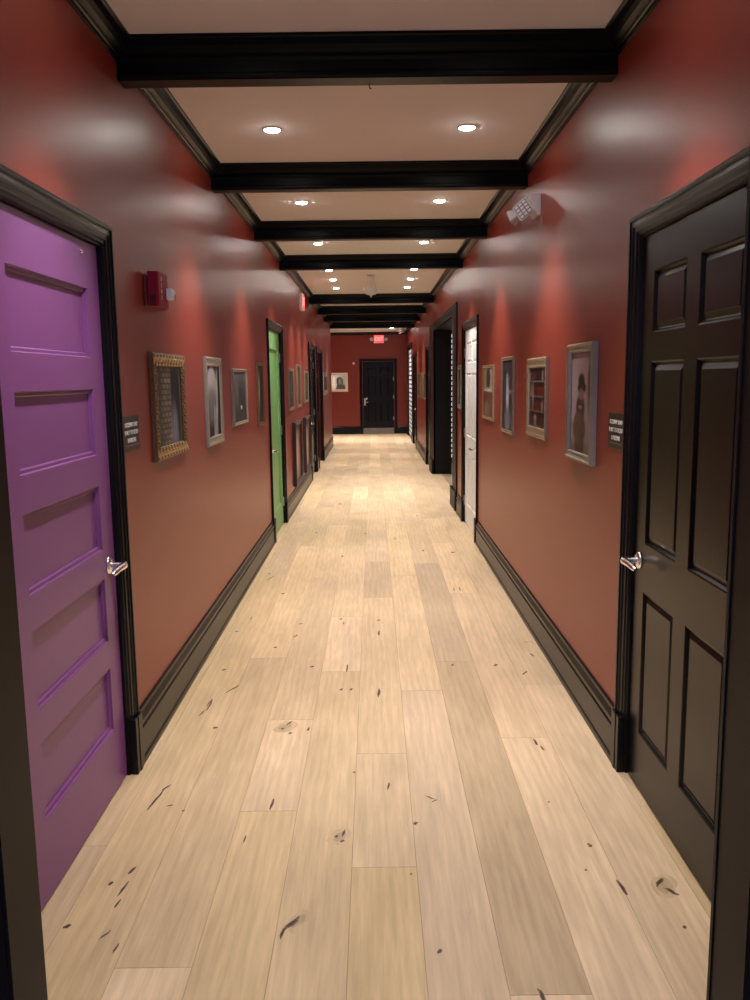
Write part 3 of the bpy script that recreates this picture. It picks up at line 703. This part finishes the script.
picture('framed_picture', end, False, -1.29, -.735, 1.243, 1.792, .03, .075, M['cream'], art_portrait, 'cream framed grey portrait on the end wall left of the door', None, gain=3.6)

# ---------------------------------------------------------------- signs
def load_sign(W, mirror, a0, a1, b0, b1, label):
    t = thing('capacity_sign', W((a0 + a1) / 2, b0, 0), label, 'sign', 'black capacity signs beside the near doors')
    mb = MB(); wbox(mb, W, a0, a1, b0, b1, .0005, .006, .0015); mb.build('plate', M['sign'], t)
    c = (a0 + a1) / 2; h = b1 - b0
    for s, zf, wd in (('OCCUPANT LOAD', .74, .175), ('IS NOT TO EXCEED', .52, .185), ('8 PERSONS', .30, .115)):
        text_mesh(s, .026, W, c, b0 + h * zf, .0064, mirror, width=wd).build('lettering', M['letters'], t)
    mb = MB(); wbox(mb, W, a0 + .02, a1 - .02, b0 + h * .15, b0 + h * .165, .0055, .0066); mb.build('rule', M['ledgap'], t)
load_sign(left, False, 3.325, 3.555, 1.317, 1.462, 'black capacity sign with white letters beside the purple door')
load_sign(right, True, 3.285, 3.505, 1.302, 1.450, 'black capacity sign with white letters beside the near black door')

# fire alarm on left wall
t = thing('fire_alarm', left(3.86, 1.93, 0), 'red fire alarm with a strobe above the ornate gilt picture', 'alarm')
mb = MB(); wbox(mb, left, 3.755, 4.04, 1.935, 2.07, .0005, .012, .003); mb.build('back_plate', M['alarmback'], t)
mb = MB(); pr = [(3.79, .012), (3.79, .050), (3.80, .058), (3.965, .058), (4.03, .028), (4.035, .012)]
extrude_profile(mb, pr, lambda s, p, q: left(p, s, q), 1.936, 2.088)
hs = mb.build('housing', M['alarm'], t)
for k, ch in enumerate('FIRE'):
    text_mesh(ch, .026, left, 3.85, 2.058 - .027 * k, .0584, False).build('lettering', M['letters'], hs)
mb = MB(); wbox(mb, left, 3.935, 4.01, 1.975, 2.030, .040, .085, .008); mb.build('strobe_lens', M['strobe'], t, True)
mb = MB()
for k in range(5): wbox(mb, left, 3.785, 3.791, 1.95 + .008 * k, 1.954 + .008 * k, .02, .045)
mb.build('sounder_grille', M['alarmback'], t)

# emergency light high on right wall
t = thing('emergency_spotlight', right(5.12, 2.60, 0), 'white twin-head emergency light high on the right wall', 'emergency light')
mb = MB(); pr = [(0, 2.55), (.02, 2.545), (.05, 2.60), (.06, 2.64), (.055, 2.66), (0, 2.665)]
extrude_profile(mb, pr, lambda s, p, q: right(s, q, p), 5.06, 5.22); mb.build('housing', M['plastic'], t)
def lamp_head(c, aim, size, roll, lit_front):
    aim = Vector(aim).normalized()
    rot = aim.to_track_quat('Z', 'Y').to_matrix().to_4x4() @ Matrix.Rotation(roll, 4, 'Z'); rot.translation = Vector(c)
    s = size / 2
    b2 = bmesh.new()
    prof = [(.55 * s, -.055), (.8 * s, -.03), (s, 0), (s, .008)]
    pts, fs = [], []
    for (r, h) in prof:
        for (sx, sy) in ((-1, -1), (1, -1), (1, 1), (-1, 1)): pts.append((sx * r * 1.05, sy * r, h))
    for j in range(3):
        for i in range(4): fs.append((j * 4 + i, j * 4 + (i + 1) % 4, (j + 1) * 4 + (i + 1) % 4, (j + 1) * 4 + i))
    fs += [(3, 2, 1, 0), (12, 13, 14, 15)]
    vs = [b2.verts.new(p) for p in pts]
    for f in fs: b2.faces.new([vs[i] for i in f])
    bmesh.ops.bevel(b2, geom=b2.edges[:], offset=.004, segments=2, affect='EDGES')
    mb = MB(); mb.merge(b2, rot); h = mb.build('lamp_head', M['plastic'], t)
    mb = MB(); b3 = bmesh.new(); bmesh.ops.create_cube(b3, size=1); mb.merge(b3, rot @ Matrix.Translation((0, 0, .0085)) @ Matrix.Diagonal((2 * s * .88, 2 * s * .86, .002, 1))); mb.build('lens', M['ledgap'], h)
    mb = MB()
    for i in range(3):
        for j in range(4):
            b3 = bmesh.new(); bmesh.ops.create_cube(b3, size=1)
            mb.merge(b3, rot @ Matrix.Translation(((i - 1) * s * .56, (j - 1.5) * s * .42, .0105)) @ Matrix.Diagonal((s * .40, s * .28, .003, 1)))
    mb.build('led_cells', M['led'], h)
lamp_head(right(5.09, 2.585, .095), (-.50, -.80, -.12), .100, math.radians(34), True)
lamp_head(right(5.27, 2.565, .135), (-.75, .35, -.45), .075, math.radians(20), False)
mb = MB(); mb.tube([right(5.12, 2.60, .05), right(5.13, 2.595, .08)], .014, 10); mb.tube([right(5.18, 2.59, .05), right(5.26, 2.57, .10)], .012, 10); mb.build('swivel', M['plastic'], t, True)

# exit signs
def exit_sign(W, mirror, a0, a1, b0, b1, depth, heads, label):
    t = thing('exit_sign', W((a0 + a1) / 2, b0, 0), label, 'exit sign', 'lit red exit signs')
    mb = MB(); wbox(mb, W, a0, a1, b0, b1, .0005, depth, .008); mb.build('housing', M['plastic'], t)
    mb = MB(); wbox(mb, W, a0 + .014, a1 - .014, b0 + .014, b1 - .014, depth - .001, depth + .003, .001); mb.build('face', M['exitred'], t)
    text_mesh('EXIT', .17, W, (a0 + a1) / 2, (b0 + b1) / 2, depth + .0036, mirror, width=(a1 - a0) * .76).build('lettering', M['exitlet'], t)
    if heads:
        for s in (-1, 1):
            a = (a0 + a1) / 2 + s * ((a1 - a0) / 2 + .055)
            rot = (W(a, 0, 1) - W(a, 0, 0)).to_track_quat('Z', 'Y').to_matrix().to_4x4(); rot.translation = W(a, (b0 + b1) / 2 - .005, .02)
            mb = MB(); mb.lathe([(0, 0), (.035, 0), (.052, .03), (.052, .05), (.044, .055), (0, .052)], rot, 20); wbox(mb, W, min(a, a - s * .06), max(a, a - s * .06), (b0 + b1) / 2 - .015, (b0 + b1) / 2 + .01, .015, .03)
            mb.build('lamp_head', M['plastic'], t, True)
exit_sign(end, False, .03, .335, 2.625, 2.86, .05, True, 'red lit exit sign with two lamp heads above the end door')
exit_sign(left, False, 11.72, 12.02, 2.565, 2.79, .05, False, 'red lit exit sign high on the left wall past the green door')

# thermostat-like disc on end wall and small camera at ceiling
t = thing('wall_sensor', end(-.56, 2.06, 0), 'small pale sensor on the end wall left of the door', 'sensor')
rot = Vector((0, -1, 0)).to_track_quat('Z', 'Y').to_matrix().to_4x4(); rot.translation = end(-.56, 2.06, 0)
mb = MB(); mb.lathe([(0, .0005), (.036, .0005), (.036, .012), (.028, .020), (0, .022)], rot, 20); mb.build('cover', M['trim'], t, True)
mb = MB(); mb.lathe([(0, .021), (.010, .021), (.008, .026), (0, .027)], rot, 12); mb.build('button', M['strobe'], t, True)
t = thing('security_camera', (.80, 22.6, HC), 'white bracketed camera on the ceiling near the end wall', 'camera')
rot = Matrix.Translation((.80, 22.6, HC)) @ Matrix.Rotation(PI, 4, 'X')
mb = MB(); mb.lathe([(0, .0005), (.05, .0005), (.05, .012), (.02, .02), (.015, .06), (0, .06)], rot, 18); mb.build('bracket', M['plastic'], t, True)
rot = Vector((-.75, -.6, -.35)).to_track_quat('Z', 'Y').to_matrix().to_4x4(); rot.translation = Vector((.80, 22.6, HC - .085))
mb = MB(); mb.lathe([(0, -.07), (.036, -.07), (.042, -.05), (.042, .09), (.036, .10), (0, .098)], rot, 20); mb.build('body', M['plastic'], t, True)
mb = MB(); mb.lathe([(0, .096), (.026, .097), (.024, .103), (0, .104)], rot, 16); mb.build('lens', M['sign'], t, True)

# pendant bowl in the wide bay
t = thing('pendant_light', (-.012, 11.15, HC), 'small white bowl pendant hanging unlit in the wide ceiling bay', 'pendant light')
dn = Matrix.Translation((-.012, 11.15, HC)) @ Matrix.Rotation(PI, 4, 'X')
mb = MB(); mb.lathe([(0, .0005), (.055, .0005), (.055, .010), (.035, .022), (.012, .028), (0, .028)], dn, 28); mb.build('canopy', M['trim'], t, True)
for k in range(3):
    a = 2 * PI * k / 3 + .5; c, s = math.cos(a), math.sin(a)
    mb = MB(); mb.tube([(-.012 + .03 * c, 11.15 + .03 * s, HC - .018), (-.012 + .088 * c, 11.15 + .088 * s, HC - .175)], .0022, 6); mb.build('rod', M['nickel'], t, True)
mb = MB(); mb.lathe([(.088, .168), (.096, .166), (.100, .174), (.097, .200), (.082, .228), (.055, .246), (.02, .254), (0, .255)], dn, 32); mb.build('bowl', M['frost'], t, True)
mb = MB(); mb.lathe([(0, .252), (.016, .253), (.014, .262), (.007, .268), (.009, .276), (0, .286)], dn, 14); mb.build('finial', M['trim'], t, True)

# ---------------------------------------------------------------- recessed downlights
def downlight(x, y, label, power=66):
    t = thing('recessed_downlight', (x, y, HC), label, 'downlight', 'recessed ceiling downlights')
    dn = Matrix.Translation((x, y, HC)) @ Matrix.Rotation(PI, 4, 'X')
    mb = MB(); mb.lathe([(.041, .0005), (.053, .0005), (.053, .003), (.048, .006), (.043, .006), (.041, .003), (.041, .0005)], dn, 32); mb.build('trim_ring', M['trim'], t, True)
    mb = MB(); mb.lathe([(0, .0006), (.0405, .0006), (.0405, .0040), (.034, .010), (.02, .0135), (0, .0145)], dn, 32); mb.build('lens', M['lens'], t, True)
    ld = bpy.data.lights.new('downlight_beam', 'SPOT'); ld.energy = power; ld.spot_size = math.radians(86); ld.spot_blend = 0.8; ld.shadow_soft_size = .045; ld.color = (1, .935, .85)
    lo = bpy.data.objects.new('downlight_beam', ld); COL.objects.link(lo); lo.parent = t; lo.location = (0, 0, -.055)
bays = [(2.65, 'in the bay nearest the viewer'), (4.72, 'in the bay between the first and second beams'), (6.58, 'in the bay between the second and third beams'), (8.51, 'in the bay between the third and fourth beams'),
        (10.54, 'in the first row of the wide bay past the fourth beam'), (11.56, 'in the middle row of the wide bay'), (12.60, 'in the last row of the wide bay before the fifth beam'),
        (14.5, 'in the bay between the fifth and sixth beams'), (16.52, 'in the bay between the sixth and seventh beams'), (18.62, 'in the bay between the seventh and eighth beams'), (20.85, 'just past the eighth beam')]
for (y, w_) in bays:
    pw = 66 if y < 3 else 80 if y > 20 else 66
    downlight(-.530, y, 'left recessed downlight ' + w_, pw)
    downlight(.527, y, 'right recessed downlight ' + w_, pw)
downlight(.513, 22.5, 'single recessed downlight nearest the end wall', 190)
downlight(-1.75, 22.6, 'recessed downlight in the side passage at the far left', 200)  # added out of view to brighten the end wall and its portrait

# bluish fill added as daylight from the assumed window behind the viewer
ld = bpy.data.lights.new('window_daylight', 'AREA'); ld.shape = 'RECTANGLE'; ld.size = 1.0; ld.size_y = 1.4; ld.energy = 17; ld.color = (.36, .53, 1)
lo = bpy.data.objects.new('window_daylight', ld); COL.objects.link(lo); lo.location = (0, -2.02, 1.55); lo.rotation_euler = (PI / 2, 0, PI)
lo.rotation_euler = Vector((0, 1, 0)).to_track_quat('-Z', 'Y').to_euler()

wd = bpy.data.worlds.new('world'); bpy.context.scene.world = wd; wd.use_nodes = True
wd.node_tree.nodes['Background'].inputs[0].default_value = (.05, .055, .06, 1); wd.node_tree.nodes['Background'].inputs[1].default_value = 0.3

# ---------------------------------------------------------------- camera
f, vx, vy, dx, dy = 826.0, 373.0, 379.0, 445.0, 6100.0
fw = Vector((vx - 375, vy - 500, f)).normalized()
dnv = Vector((dx - 375, dy - 500, f)); dnv = (dnv - fw * dnv.dot(fw)).normalized()
rt = dnv.cross(fw)
# camera axes (right, down, forward) in world coordinates
R = Matrix((rt, fw, -dnv)).transposed()          # cam = R @ world
cr_, cd_, cf_ = Vector(R[0]), Vector(R[1]), Vector(R[2])
cam = bpy.data.cameras.new('camera'); co = bpy.data.objects.new('camera', cam); COL.objects.link(co)
co.matrix_world = Matrix(((cr_.x, -cd_.x, -cf_.x, 0), (cr_.y, -cd_.y, -cf_.y, 0), (cr_.z, -cd_.z, -cf_.z, EYE), (0, 0, 0, 1)))
cam.sensor_fit = 'VERTICAL'; cam.sensor_height = 36; cam.lens = f / 1000 * 36; cam.clip_start = .02; cam.clip_end = 100
sc = bpy.context.scene; sc.camera = co
sc.view_settings.view_transform = 'Standard'; sc.view_settings.look = 'None'; sc.view_settings.gamma = 1; sc.view_settings.exposure = 1.08
sc.view_settings.use_curve_mapping = False
sc.cycles.max_bounces = 10; sc.cycles.diffuse_bounces = 6; sc.cycles.sample_clamp_indirect = 6.0
sc.cycles.caustics_reflective = False; sc.cycles.caustics_refractive = False
